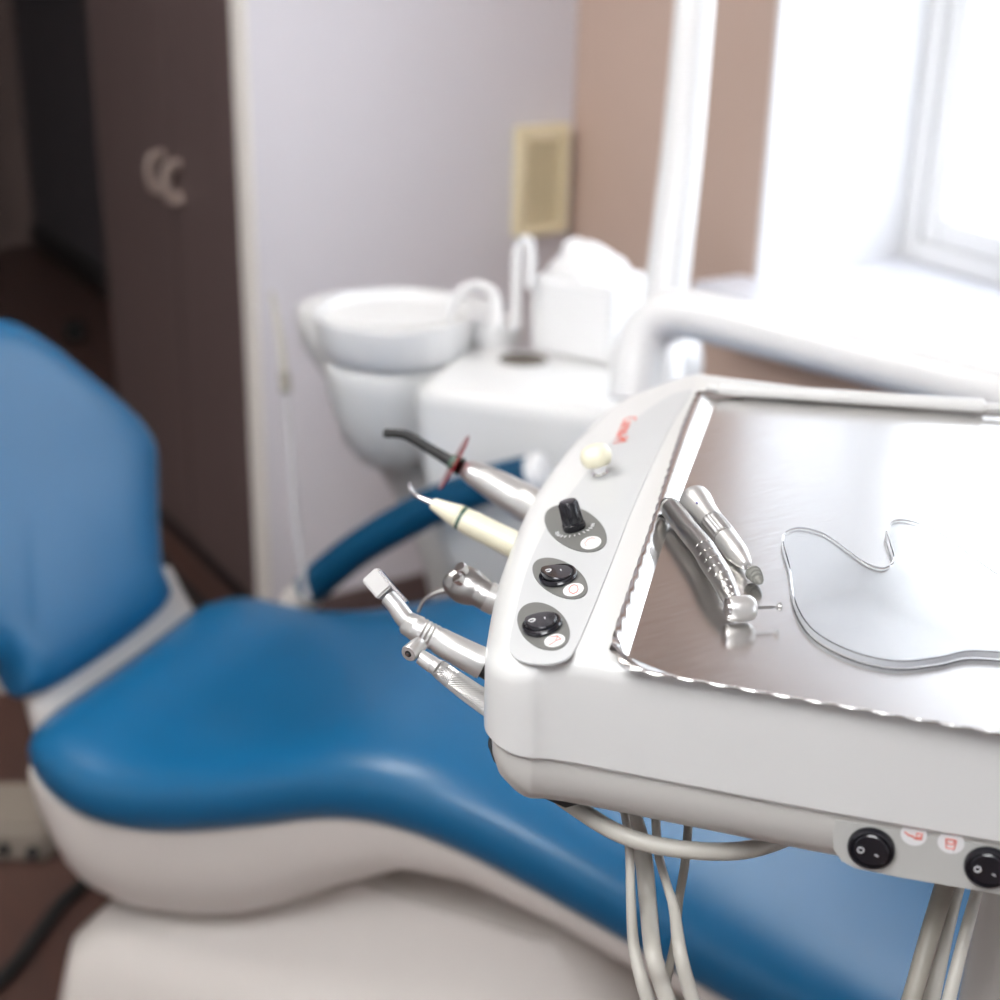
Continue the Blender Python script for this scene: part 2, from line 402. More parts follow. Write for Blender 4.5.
# tissue box
tb = thing('tissue_box', 'white tissue box with tissues bulging out, on the cuspidor top', 'tissue box', PZ(585, 375, ZB))
c0 = PZ(529, 350, ZB + .001); c1 = PZ(609, 366, ZB + .001); e1 = (c1 - c0); wlen = e1.length; e1.normalize(); e2 = Vector((-e1.y, e1.x, 0)); 
if e2.y < 0: e2 = -e2
hb = .12; wd_ = .12
ctr = (c0 + c1) / 2 + e2 * wd_ / 2
v, f = g_obox(ctr + Vector((0, 0, hb / 2)), e1 * wlen / 2, e2 * wd_ / 2, Vector((0, 0, hb / 2)))
mk('box', v, f, M['paper'], tb, bevel=.006)
# bulging folded tissue: lofted crumple
rr_ = []
for z, sx, sy, ox in ((.119, .95, .92, 0), (.126, .90, .85, .0), (.138, .72, .7, -.002), (.152, .50, .58, -.010), (.163, .36, .46, -.016), (.167, .2, .25, -.018)):
    ring = []
    for j in range(36):
        a = 2 * pi * j / 36; w_ = 1 + .10 * sin(3 * a + z * 90) + .05 * sin(7 * a + z * 200)
        ring.append(ctr + e1 * (ox + cos(a) * wlen / 2 * sx * w_) + e2 * (sin(a) * wd_ / 2 * sy * w_) + Vector((0, 0, z + .004 * sin(2 * a + z * 50))))
    rr_.append(ring)
v, f = g_loft(rr_); mk('tissue', v, f, M['paper'], tb, ang=30)

# ================================================================== CHAIR
ch = thing('dental_chair', 'blue padded dental chair with cream white shell and base beside unit', 'dental chair', (.85, 1.3, 0))
A0 = PZ(37, 800, .43); ax_ = Vector((.568, -.823, 0)).normalized(); wx = Vector((.823, .568, 0)).normalized()
nA = wx
def edge_z(u, v, w=0): return PP(u, v, A0 + wx * w, nA)      # point of the long near side plane
# near lower rim of cushion read along the side: (s, z)
rim = [(40, 800), (80, 822), (120, 834), (180, 837), (250, 831), (330, 820), (400, 832), (480, 866), (560, 910), (640, 956), (720, 1004), (800, 1050)]
pr_ = [edge_z(u, v) for u, v in rim]
S = [(p - A0).dot(ax_) for p in pr_]; Zr = [p.z for p in pr_]
def interp(xs, ys, x):
    if x <= xs[0]: return ys[0]
    for i in range(len(xs) - 1):
        if x <= xs[i + 1]:
            t = (x - xs[i]) / (xs[i + 1] - xs[i]); return ys[i] + (ys[i + 1] - ys[i]) * t
    return ys[-1] + (ys[-1] - ys[-2]) / (xs[-1] - xs[-2]) * (x - xs[-1])
print('RIM', [(round(a, 3), round(b, 3)) for a, b in zip(S, Zr)])
CW = .50      # cushion width
TK = .125
SMAX = 1.32
zb = lambda s: sum(interp(S, Zr, s + d) for d in (-.04, -.02, 0, .02, .04)) / 5
def cushion_section(s, wid, t, inset_end, zoff=0, n=44, crown=.012):
    """closed ring across the chair at length s"""
    ring = []
    mid = A0 + ax_ * s + wx * (CW / 2); base = zb(s) + zoff
    for j in range(n):
        a = 2 * pi * j / n; ca, sa = cos(a), sin(a)
        ex = 4.5 if abs(ca) > 0 else 1
        x = (abs(ca) ** (2 / 5.0)) * (1 if ca > 0 else -1) * wid / 2
        y = (abs(sa) ** (2 / 2.6)) * (1 if sa > 0 else -1)
        z = base + t / 2 + y * t / 2
        if sa > 0: z -= crown * (1 - (abs(x) / (wid / 2)) ** 2) * 1.0
        ring.append(Vector((mid.x, mid.y, 0)) + wx * x + Vector((0, 0, z)))
    return ring
rings = []
NS = 60
for i in range(NS + 1):
    t = i / NS; s = -.06 + (SMAX + .06) * t
    # rounded hip end and foot end
    e0 = min(1, (s + .06) / .15); e1_ = min(1, (SMAX - s) / .16)
    k = sqrt(max(.0, 1 - (1 - e0) ** 2)) * sqrt(max(0, 1 - (1 - e1_) ** 2))
    k = max(k, .02)
    wid = (CW + .02) * (1 - (1 - k) * .36)
    tt = TK * (.25 + .75 * k ** .8)
    rings.append(cushion_section(s, wid, tt, 0, zoff=(TK - tt) * .35 - .022))
v, f = g_loft(rings); mk('seat_cushion', v, f, M['blue'], ch, ang=80)
# shell beneath cushion: bulging hull
low = [(40, 840), (80, 893), (132, 917), (192, 925), (240, 923), (280, 914), (340, 892), (400, 875), (470, 886), (560, 926), (640, 972), (720, 1016), (800, 1062)]
ql = [PP(u, v, A0 + wx * .03, nA) for u, v in low]
S2 = [(p - A0).dot(ax_) for p in ql]; Z2 = [p.z for p in ql]
rings = []
for i in range(NS + 1):
    t = i / NS; s = -.075 + (SMAX + .045) * t
    e0 = min(1, (s + .075) / .13); e1_ = min(1, (SMAX - .03 - s) / .13)
    k = max(.03, sqrt(max(0, 1 - (1 - e0) ** 2)) * sqrt(max(0, 1 - (1 - e1_) ** 2)))
    wid = (CW - .01) * (1 - (1 - k) * .40)
    zt = zb(s) + .0; zl = interp(S2, Z2, s) ; zl = zt - (zt - zl) * (.3 + .7 * k)
    mid = A0 + ax_ * s + wx * (CW / 2); ring = []
    prof = [(1, 0), (1.0, .25), (.985, .5), (.95, .75), (.88, .92), (.76, 1), (.4, 1.02), (0, 1.02)]
    full = prof + [(-a, b) for a, b in prof[-2::-1]]
    for a, b in full: ring.append(Vector((mid.x, mid.y, 0)) + wx * (a * wid / 2) + Vector((0, 0, zt + (zl - zt) * b)))
    rings.append(ring)
v, f = g_loft(rings); mk('seat_shell', v, f, M['chairw'], ch, ang=60)
print('LOW', [(round(a, 3), round(b, 3)) for a, b in zip(S2, Z2)])
# base: flared cover to the floor
def bring(s0, s1, hw, z, r=.07, k=6):
    pts = []
    for cx, cy, a0 in ((s1 - r, hw - r, 0), (s0 + r, hw - r, 90), (s0 + r, -hw + r, 180), (s1 - r, -hw + r, 270)):
        for i in range(k + 1):
            a = radians(a0 + 90 * i / k)
            pts.append(Vector((A0.x, A0.y, 0)) + wx * (CW / 2) + ax_ * (cx + r * cos(a)) + wx * (cy + r * sin(a)) + Vector((0, 0, z)))
    return pts
rings = [bring(-.035, 1.15, .26, 0), bring(-.035, 1.15, .26, .08), bring(-.03, 1.12, .25, .12), bring(-.02, 1.0, .24, .17), bring(.03, .9, .22, .22), bring(.2, .8, .19, .27), bring(.30, .72, .16, .33), bring(.34, .7, .15, .36)]
v, f = g_loft(rings); mk('base', v, f, M['chairw'], ch, ang=60)
# backrest
b0 = PZ(40, 692, .55); b1 = PZ(166, 612, .55 + .02)
rec = radians(64)
bu = (-ax_ * cos(rec) + Vector((0, 0, sin(rec)))).normalized(); bnrm = wx.cross(bu).normalized()
if bnrm.dot(ax_) < 0: bnrm = -bnrm
bo = b0.copy()
def BP(u, v): q = PP(u, v, bo, bnrm) - bo; return q.dot(wx), q.dot(bu)
far = [(38, 692), (60, 680), (110, 646), (152, 622), (171, 608), (170, 570), (166, 520), (165, 470), (162, 440), (142, 412), (100, 375), (60, 342), (25, 320), (0, 314)]
fl = [BP(u, v) for u, v in far]; print('BACK', [(round(a, 3), round(b, 3)) for a, b in fl])
cw_ = fl[-1][0] if False else None
# mirror about the backrest's own centre line (chair axis)
cl = (A0 + wx * CW / 2 - bo).dot(wx)
lfl = [BP(u, v) for u, v in ((38, 692), (20, 668), (0, 645))]
print('cl', cl, lfl)
CLB = .15
outl = fl[4:] + [(CLB, fl[-1][1] + .012)]
left = [(2 * CLB - a, b) for a, b in reversed(fl[4:])]
o2 = spline(outl + left, 5, closed=True)
P2 = [Vector((a, b, 0)) for a, b in o2]
def b3(p, d): return bo + wx * p.x + bu * p.y + bnrm * d
cen = sum(P2, Vector()) / len(P2)
rings = []
for ins, d in ((.05, -.065), (.012, -.06), (.0, -.045), (0, -.02), (.008, -.006), (.022, .002), (.05, .005), (.09, .003)):
    rings.append([b3(cen + (p - cen) * (1 - ins / .26), d) for p in P2])
rings.append([b3(cen + (p - cen) * .35, -.003) for p in P2]); rings.append([b3(cen + (p - cen) * .05, -.005) for p in P2])
v, f = g_loft(rings); mk('backrest_cushion', v, f, M['blue'], ch, ang=80)
rings = [[b3(cen + (p - cen) * (1 - ins / .26), d) for p in P2] for ins, d in ((.06, -.12), (.03, -.11), (.012, -.09), (.01, -.062))]
v, f = g_loft(rings); mk('backrest_shell', v, f, M['chairw'], ch, ang=60)
# hinge yoke between backrest and seat
yk = [PD(0, 640, 1.93), PD(40, 705, 1.86)]
h0 = bo + bu * .03 - bnrm * .07
hinge = []
for (w0, w1, q, zz) in ((.0, .42, .05, .0),):
    pass
def hp(u, v, z): return PZ(u, v, z)
ring_a = [hp(18, 664, .50), hp(160, 628, .55), hp(160, 668, .49), hp(42, 762, .44)]
# plate sweeping from under the backrest down to the seat shell
pA, pB = BP(22, 668), BP(163, 632)
top = [bo + wx * w + bu * hh - bnrm * .05 for w, hh in ((.03, .05), (.12, .02), (.23, .03), (.34, .06))]
bot = [A0 + wx * w + ax_ * s + Vector((0, 0, zz)) - Vector((0, 0, A0.z)) for w, s, zz in ((.04, .0, .40), (.16, -.02, .40), (.32, -.02, .40), (.44, .0, .40))]
yb = MB(); mid = []
rows = []
for t in range(9):
    k = t / 8; row = []
    for a, b in zip(top, bot):
        p = a.lerp(b, k); p = p - Vector((0, 0, .03 * sin(pi * k))) ; row.append(p)
    rows.append(row)
v = [p for r in rows for p in r]; f = [[i * 4 + j, i * 4 + j + 1, i * 4 + j + 5, i * 4 + j + 4] for i in range(8) for j in range(3)]
mk('hinge_yoke', v, f, M['chairw'], ch, solid=.025, sub=1)
# far armrest
al = [(309, 590, 2.14, 17), (325, 575, 2.13, 18), (355, 551, 2.11, 18), (395, 526, 2.08, 18.5), (440, 503, 2.04, 19), (485, 486, 2.0, 19.5), (520, 477, 1.97, 19.5), (533, 474, 1.96, 19.5)]
PLA = A0 + wx * .575
def aD(u, v): return (PLA - CAM).dot(nA) / ray(u, v).dot(nA)
al = [(u, v, aD(u, v), r) for u, v, d, r in al]
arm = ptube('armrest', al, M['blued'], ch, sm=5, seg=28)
ptube('end_cap', [(534, 474, aD(534, 474), 20.5), (542, 472, aD(542, 472), 20.5), (547, 471, aD(547, 471), 15)], M['white'], arm, seg=28)
ptube('armrest_bracket', [(u, v, aD(u, v) + e, r) for u, v, e, r in ((309, 591, 0, 17.5), (301, 600, 0, 18), (294, 612, 0, 19), (290, 640, 0, 21), (290, 680, -.0, 22))], M['chairw'], ch, sm=3, seg=24)

# ================================================================== INSTRUMENT UNIT
ZT = 1.15
HS = .068
iu = thing('instrument_unit', 'white instrument delivery unit with grey control panel and hoses below', 'dental unit', (.72, .5, ZT - .12))
l0 = PZ(574, 660, ZT); l1 = PZ(692, 388, ZT)
ld = (l1 - l0).normalized(); ln = Vector((-ld.y, ld.x, 0))         # points left of the crease
if ln.x > 0: ln = -ln
SL = .30
def zs(p): return ZT - SL * max(0, (Vector((p[0], p[1], 0)) - Vector((l0.x, l0.y, 0))).dot(ln))
pn = Vector((SL * ln.x, SL * ln.y, 1)).normalized()
def PT(u, v, lift=0):           # point on the unit's top surface
    q = PZ(u, v, ZT)
    if (q - l0).dot(ln) > 0: q = PP(u, v, l0, pn)
    return q + pn * lift if lift else q
def unp(u, v, dz):              # point dz below the sloped top
    q = PP(u, v, l0 - Vector((0, 0, dz)), pn)
    return q if (Vector((q.x, q.y, 0)) - Vector((l0.x, l0.y, 0))).dot(ln) > 0 else PZ(u, v, ZT - dz)
side = [(710, 385), (680, 388), (648, 399), (613, 414), (589, 435), (564, 461), (540, 494), (521, 528), (508, 560), (497, 592), (490, 624)]
front = [(560, 763), (700, 790), (840, 817), (1000, 845)]
ol = [unp(u, v, .012) for u, v in side] + [Vector(q) for q in ((.4045, .660, 0), (.3972, .641, 0), (.3985, .6235, 0), (.4055, .612, 0))] + [PZ(u, v, ZT - HS) for u, v in front]
fd = (ol[-1] - ol[-4]).normalized(); 
ol = [Vector((p.x, p.y, 0)) for p in ol]
fdir = Vector((fd.x, fd.y, 0)).normalized()
ol += [ol[-1] + fdir * .10, ol[-1] + fdir * .19, ol[-1] + fdir * .215 + Vector((.03, .02, 0))]
br = PZ(1000, 408, ZT); br.z = 0; bdir = (Vector((br.x, br.y, 0)) - ol[0]).normalized()
e_r = Vector((br.x, br.y, 0)) + bdir * .22
ol += [ol[-1].lerp(e_r, .5) + Vector((.02, 0, 0)), e_r + bdir * .01 - Vector((.02, .05, 0)), e_r, ol[0].lerp(e_r, .66), ol[0].lerp(e_r, .33), ol[0] + bdir * .02]
OL = [Vector(p) for p in spline(ol, 6, closed=True)]
print('OL0', ol[0], 'front corner', ol[10], ol[11], 'fr', ol[15])
# smooth the outline lightly
def smooth(L, it):
    for _ in range(it): L = [(L[i - 1] + L[i] * 2 + L[(i + 1) % len(L)]) / 4 for i in range(len(L))]
    return L
OL = smooth(OL, 2)
FR = .0125
rings = []
def uring(ins, dz, flatz=None):
    R_ = smooth(offset2(OL, ins), 0)
    return [Vector((p.x, p.y, (zs(p) - dz) if flatz is None else flatz)) for p in R_]
bot = [uring(.012, 0, ZT - HS - .001), uring(.002, 0, ZT - HS - .0005), uring(0, 0, ZT - HS + .002)]
for p in bot[0]: pass
mids = [uring(0, .03), ]
fil = []
for i in range(7):
    a = pi / 2 * i / 6; fil.append(uring(FR * (1 - cos(a)), FR * (1 - sin(a))))
fil.append(uring(FR + .0006, 0))
# top caps, split at the crease
top = fil[-1]
body = MB()
allr = bot + [[Vector((p.x, p.y, min(zs(p) - .03, ZT - .03))) for p in uring(0, .03)]] + fil
n = len(OL); v = [p for r in allr for p in r]; f = []
for i in range(len(allr) - 1):
    for j in range(n): k = (j + 1) % n; f.append([i * n + j, i * n + k, (i + 1) * n + k, (i + 1) * n + j])
f.append(list(range(n))[::-1])
base_i = (len(allr) - 1) * n
sg = [(Vector((p.x, p.y, 0)) - Vector((l0.x, l0.y, 0))).dot(ln) > 0 for p in top]
cross = [j for j in range(n) if sg[j] != sg[(j + 1) % n]]
newi = {}
for j in cross:
    a, b = top[j], top[(j + 1) % n]
    da = (Vector((a.x, a.y, 0)) - Vector((l0.x, l0.y, 0))).dot(ln); db = (Vector((b.x, b.y, 0)) - Vector((l0.x, l0.y, 0))).dot(ln)
    p = a.lerp(b, da / (da - db)); v.append(p); newi[j] = len(v) - 1
L_, R__ = [], []
for j in range(n):
    (L_ if sg[j] else R__).append((j, base_i + j))
def cyc(flag):
    idx = []
    j0 = next(j for j in range(n) if sg[j] == flag and sg[j - 1] != flag)
    idx.append(newi[(j0 - 1) % n]); j = j0
    while sg[j % n] == flag:
        idx.append(base_i + j % n); last = j % n; j += 1
    idx.append(newi[last]); return idx
f.append(cyc(True)); f.append(cyc(False))
hs = mk('housing', v, f, M['shell'], iu, ang=32)
# lower shell
lr = []
for ins, z in ((.005, ZT - HS + .001), (.004, ZT - HS - .001), (.005, ZT - HS - .016), (.008, ZT - HS - .026), (.014, ZT - HS - .034), (.024, ZT - HS - .038), (.04, ZT - HS - .039)):
    lr.append([Vector((p.x, p.y, z)) for p in smooth(offset2(OL, ins), 1)])
v, f = g_loft(lr); lsh = mk('lower_shell', v, f, M['under'], iu, ang=50)
# control panel inlay
po = [(510, 652), (511, 637), (515, 618), (521, 592), (529, 566), (540, 541), (554, 515), (577, 486), (596, 461), (618, 435), (644, 413), (670, 396), (687, 391), (691, 393), (672, 425), (650, 470), (630, 516), (612, 562), (592, 612), (577, 646), (566, 660), (545, 665), (522, 662)]
pp = [PT(u, v) for u, v in po]
pv = [Vector(p) for p in spline(pp, 4, closed=True)]
pv = [PP(*(lambda q: (500 + FPX * (q - CAM).dot(RT) / (q - CAM).dot(FW), 500 - FPX * (q - CAM).dot(UP) / (q - CAM).dot(FW)))(p), l0, pn) for p in pv]
def slabface(name, poly, n_, t, m, parent, bevel=0, **k):
    v = [p + n_ * (-.0004) for p in poly] + [p + n_ * t for p in poly]; q = len(poly)
    f = [list(range(q))[::-1], list(range(q, 2 * q))] + [[i, (i + 1) % q, (i + 1) % q + q, i + q] for i in range(q)]
    return mk(name, v, f, m, parent, bevel=bevel, **k)
pan = slabface('control_panel', pv, pn, .0006, M['panel'], iu, ang=30)
# ellipses on panel
def ell(c, major, minor, ang, k=36):
    a = radians(ang); out = []
    for j in range(k):
        t = 2 * pi * j / k; x, y = major * cos(t), minor * sin(t)
        out.append(PP(c[0] + x * cos(a) - y * sin(a), c[1] + x * sin(a) + y * cos(a), l0, pn))
    return out
def elf(c, major, minor, ang, lift, t, m, name, parent, k=36):
    return slabface(name, [p + pn * lift for p in ell(c, major, minor, ang, k)], pn, t, m, parent, ang=30)
def axes(c):   # in-panel axes: right (image) and up
    o = PP(c[0], c[1], l0, pn); ex = (PP(c[0] + 5, c[1], l0, pn) - o).normalized(); ey = pn.cross(ex).normalized(); return o, ex, ey
ovs = [((576, 530), 33.5, 20, 27), ((560.5, 580), 30, 16.8, 28), ((544, 628), 28.5, 21, 35)]
st_ = [((591.5, 545), -12), ((574, 592), -14), ((555.4, 643), -14)]
plates = []
for (c, a, b, g), (sc, sa) in zip(ovs, st_):
    p = elf(c, a, b, g, .0009, .0005, M['plate'], 'switch_plate', pan, 48); plates.append(p)
    elf(sc, 10.6, 6.2, sa, .0014, .0003, M['whitei'], 'sticker', pan, 28)
def inkline(pts, r, m, name, parent, lift=.0019):
    L = [PP(u, v, l0, pn) + pn * lift for u, v in pts]
    return tube(name, L, r, m, parent, 6)
inkline([(587, 549), (585.5, 546), (588, 542.5), (592, 540.5), (596, 541)], .00022, M['redi'], 'symbol', pan)
inkline([(579 - 0, 592), (577.5, 595), (574, 596.5), (570.5, 595), (569.5, 592), (571.5, 589), (575, 587.5), (578, 588.5), (579, 592)], .00028, M['redi'], 'symbol', pan)
inkline([(550, 648), (556, 644.5), (559, 638.5), (551, 640), (558, 639), (562, 642), (556, 644)], .00028, M['redi'], 'symbol', pan)
# red lettering along the panel, illegible small word
o_, ex_, ey_ = axes((625, 431))
wdir = (PP(621, 446, l0, pn) - PP(634, 416, l0, pn)).normalized()
wl = (PP(621, 446, l0, pn) - PP(634, 416, l0, pn)).length
tx = text('lettering', 'Carma-M', wl * .225, M['redi'], pan, o_ + pn * .0012, wdir, pn.cross(wdir))
# dial ticks on the first plate
for j in range(13):
    a = radians(35 - j * 15.5); c_, e_x, e_y = axes((575.5, 531))
    d_ = e_x * cos(a) + e_y * sin(a)
    v, f = g_tube([c_ + d_ * .0108 + pn * .0017, c_ + d_ * .0132 + pn * .0017], .0004, 6); mk('tick_mark', v, f, M['whitei'], plates[0])
# dial knob
kc, kx, ky = axes((575.5, 531))
kn = MB(); rings = []
prof = [(.0072, .0015), (.0078, .003), (.0076, .006), (.0066, .0065), (.0062, .0195), (.0056, .0212), (.0045, .0215), (.0002, .0215)]
for r, hgt in prof:
    rings.append([kc + pn * hgt + (kx * cos(2 * pi * j / 48) + ky * sin(2 * pi * j / 48)) * r * (1 + (.07 if .005 < hgt < .021 and r < .0075 else 0) * (1 if (j // 3) % 2 else -1)) for j in range(48)])
v, f = g_loft(rings); kb = mk('dial_knob', v, f, M['black'], iu, ang=35)
# rockers
def rocker(c, maj, mnr, ang, tilt, parent, p0, nn, ey_up, sym=True):
    def Q(u, v): return PP(u, v, p0, nn)
    a = radians(ang); o = Q(*c)
    A_ = Q(c[0] + maj * cos(a), c[1] + maj * sin(a)) - o
    Bv = nn.cross(A_).normalized()
    b_ = (Q(c[0] - mnr * sin(a), c[1] + mnr * cos(a)) - o); bl = abs(b_.dot(Bv)); 
    def el(k, h, off=0): return [o + A_ * k * cos(t) + Bv * bl * k * sin(t) + nn * h for t in [2 * pi * j / 40 for j in range(40)]]
    v, f = g_loft([el(1, .0008), el(1.0, .0018), el(.95, .0028), el(.86, .0032), el(.80, .0024)])
    bz = mk('rocker_switch', v, f, M['black'], parent, ang=35)
    # paddle, saddle shaped: one end up
    rings = []
    for k, hb_ in ((.78, .0015), (.78, .0034), (.74, .0042), (.5, .0044), (.25, .0043), (.02, .0043)):
        rings.append([o + A_ * k * cos(t) + Bv * bl * k * sin(t) + nn * (hb_ + (tilt * (-cos(t) * k) + .0012 * (k * cos(t)) ** 2 * 2) * (1 if hb_ > .002 else 0)) for t in [2 * pi * j / 40 for j in range(40)]])
    v, f = g_loft(rings); pd = mk('paddle', v, f, M['black'], bz, ang=40)
    if sym:
        an = A_.normalized(); la = A_.length
        def zt(k): return .0047 + tilt * (-k) + .0024 * k * k
        cO = o + A_ * (-.42) + nn * zt(-.42)
        rr = min(.0019, bl * .34)
        L = [cO + (an * cos(t) + Bv * sin(t) * 1.0) * rr for t in [2 * pi * j / 20 for j in range(21)]]
        tube('off_symbol', L, .00038, M['whitei'], bz, 6)
        cI = o + A_ * .22 + nn * zt(.22)
        tube('on_symbol', [cI - Bv * .001 , cI + Bv * .001], .00038, M['whitei'], bz, 6)
    return bz
rocker((558.5, 577.5), 19.5, 10.5, -18, .0030, iu, l0 + pn * .0012, pn, None)
rocker((542.6, 626.5), 20.5, 11, -18, .0012, iu, l0 + pn * .0012, pn, None)
# cream push knob
qc, _, _ = axes((601, 475.5))
kbase = lathe('knob_stem', [(.0065, .0009), (.0065, .002), (.004, .0025), (.0035, .009), (0, .009)], qc, pn, M['chrome'], iu, 24)
lathe('push_knob', [(.005, .0075), (.0095, .009), (.0112, .0125), (.0112, .0165), (.0095, .0205), (.006, .0225), (0, .023)], qc, pn, M['cream'], iu, 36, ang=60)
# small support rail tube along the back edge of the top
dz = .008
def RZ(u, v): return PZ(u, v, ZT + dz)
tube('back_rail', [RZ(706, 387), RZ(716, 388), RZ(1000, 407.5), RZ(1180, 420)], [.003] * 4, M['shell'], iu, 16)
tube('rail_sleeve', [RZ(717, 388), RZ(719, 388.1), RZ(983, 406), RZ(985, 406.2)], [.0035, .0052, .0052, .0035], M['shell'], iu, 20)
# switches on the lower shell's front wall
fp = PZ(872, 847, ZT - HS - .012); 
fi = min(range(n), key=lambda i: (Vector((lr[2][i].x, lr[2][i].y, 0)) - Vector((fp.x, fp.y, 0))).length)
wa = lr[2][(fi - 3) % n]; wb_ = lr[2][(fi + 3) % n]
wt = (wb_ - wa); wt.z = 0; wt.normalize(); 
if wt.x < 0: wt = -wt
wn = Vector((wt.y, -wt.x, 0)); 
if wn.dot(-_h) < 0: wn = -wn
wp = lr[2][fi] + wn * .0002
def WP(u, v): return PP(u, v, wp, wn)
# control strip (slightly raised panel on the lower shell)
sp = [(836, 819), (833, 832), (834, 848), (842, 860), (856, 867), (900, 876), (1000, 893), (1080, 906), (1080, 860), (1000, 847), (900, 829)]
slabface('switch_strip', [WP(u, v) for u, v in sp], wn, .0012, M['strip'], lsh, ang=30)
def round_switch(c, r, sym):
    o = WP(*c) + wn * .001; R = r * dep(o) / FPX
    b = lathe('round_switch', [(R, 0), (R, .002), (R * .95, .0032), (R * .84, .0036), (R * .80, .0022), (0, .0022)], o, wn, M['black'], iu, 40, ang=35)
    up_ = Vector((0, 0, 1)); rings = []
    for k, hh in ((.76, .0015), (.76, .003), (.7, .0038), (.4, .004), (.02, .004)):
        rings.append([o + (wt * cos(t) + up_ * sin(t)) * R * k + wn * (hh + (.0016 * (cos(t) * k) + .002 * (k * cos(t)) ** 2) * (hh > .002)) for t in [2 * pi * j / 40 for j in range(40)]])
    v, f = g_loft(rings); mk('paddle', v, f, M['black'], b, ang=40)
    if sym:
        cO = o + wt * (-.42 * R) + wn * .0046 
        tube('off_symbol', [cO + (wt * cos(t) + up_ * sin(t)) * R * .13 for t in [2 * pi * j / 20 for j in range(21)]], .0003, M['whitei'], b, 6)
        cI = o + wt * (.25 * R) - up_ * .1 * R + wn * .0052
        tube('on_symbol', [cI - wt * .0008 + up_ * .0004, cI + wt * .0010 - up_ * .0004], .0003, M['whitei'], b, 6)
round_switch((871.5, 846), 23.5, True); round_switch((988, 865), 23.5, True)
for c, mk_ in (((914, 833), 0), ((951, 841), 1)):
    o = WP(*c) + wn * .0013; R = 13 * dep(o) / FPX
    b = lathe('sticker', [(R, 0), (R, .0003), (0, .0003)], o, wn, M['whitei'], lsh, 28)
    up_ = Vector((0, 0, 1)); on = o + wn * .0006
    if mk_:
        pts = [(-.4, .3), (.4, .3), (.3, -.5), (-.3, -.5), (-.4, .3), (-.2, -.1), (.2, -.1), (.25, .3)]
    else: pts = [(-.7, .15), (-.4, -.1), (0, -.15), (.1, -.3), (.6, -.3), (.6, .2), (.2, .2), (.2, -.2), (.6, -.1)]
    tube('symbol', [on + wt * a * R + up_ * (b_ * R) for a, b_ in pts], .0004, M['redi'], b, 6)
# black holder bracket under the left corner
bk = [(488, 738), (494, 754), (512, 770), (543, 790), (566, 800), (600, 790), (580, 740), (520, 705)]
zb0 = ZT - HS - .036
v = [PZ(u, v_, zb0) for u, v_ in bk]; v2 = [p - Vector((0, 0, .006)) for p in v]; q = len(v)
mk('holder_bracket', v + v2, [list(range(q)), list(range(q, 2 * q))[::-1]] + [[i, (i + 1) % q, (i + 1) % q + q, i + q] for i in range(q)], M['blackm'], iu, bevel=.0008)
# hoses
def hose(L, m='hose', name='hose', **k): return ptube(name, L, M[m], iu, sm=5, seg=16, **k)
hose([(530, 770, .975, 9), (550, 788, .945, 9), (577, 808, .92, 9), (612, 830, .895, 9), (650, 844, .885, 9), (700, 851, .88, 9), (745, 850, .885, 9), (785, 838, .905, 9), (830, 815, .95, 9)])
hose([(622, 800, .95, 4), (629, 843, .92, 4.5), (631, 904, .91, 5), (634, 947, .91, 6), (642, 981, .90, 7), (654, 1020, .90, 8)])
hose([(610, 790, .97, 9), (632, 815, .96, 9), (643, 856, .94, 9), (648, 904, .93, 9), (653, 952, .88, 9), (662, 985, .88, 9), (676, 1025, .88, 9)])
hose([(655, 800, .96, 4.5), (658, 851, .94, 4.5), (667, 885, .91, 4.5), (674, 909, .90, 5.5), (680, 952, .88, 7), (689, 988, .88, 7.5), (700, 1025, .88, 8)])
hose([(689, 815, .97, 4.5), (685, 863, .95, 4.5), (679, 899, .95, 4.5), (675, 940, .95, 4.5), (668, 975, .95, 4.5), (660, 1020, .95, 4.5)], 'hosed')
hose([(950, 865, .90, 10), (944, 888, .90, 10), (930, 935, .89, 10), (911, 1003, .88, 10), (898, 1050, .88, 10)], 'hosed')
hose([(962, 870, .92, 7), (957, 889, .92, 7), (945, 935, .91, 8), (930, 1003, .90, 9), (918, 1050, .90, 9)])
hose([(978, 880, .89, 6), (976, 895, .89, 6), (966, 932, .88, 6.5), (948, 1003, .87, 7), (936, 1050, .87, 7)])
# support post under the unit
ptp = PD(1035, 900, 1.0); 
lathe('support_post', [(.036, .80), (.036, ZT - HS - .034), (.03, ZT - HS - .0335)], (ptp.x, ptp.y, 0), (0, 0, 1), M['under'], iu, 48)
lathe('post_sleeve', [(.0375, ZT - HS - .085), (.040, ZT - HS - .084), (.0405, ZT - HS - .04), (.039, ZT - HS - .034)], (ptp.x, ptp.y, 0), (0, 0, 1), M['under'], iu, 48)

# ------------------------------------------------------------------ steel tray
tray_l = [(611, 648), (616, 626), (628, 590), (641, 553), (654, 515), (667, 474), (682, 428), (698, 391)]
tr = thing('steel_tray', 'scalloped stainless steel tray lying on top of the instrument unit', 'tray', PZ(800, 560, ZT))
ZF = ZT + .0012; ZE = ZT + .0065
fl_l = [(626, 664), (637, 628), (651, 582), (666, 536), (683, 490), (700, 444), (716, 400)]
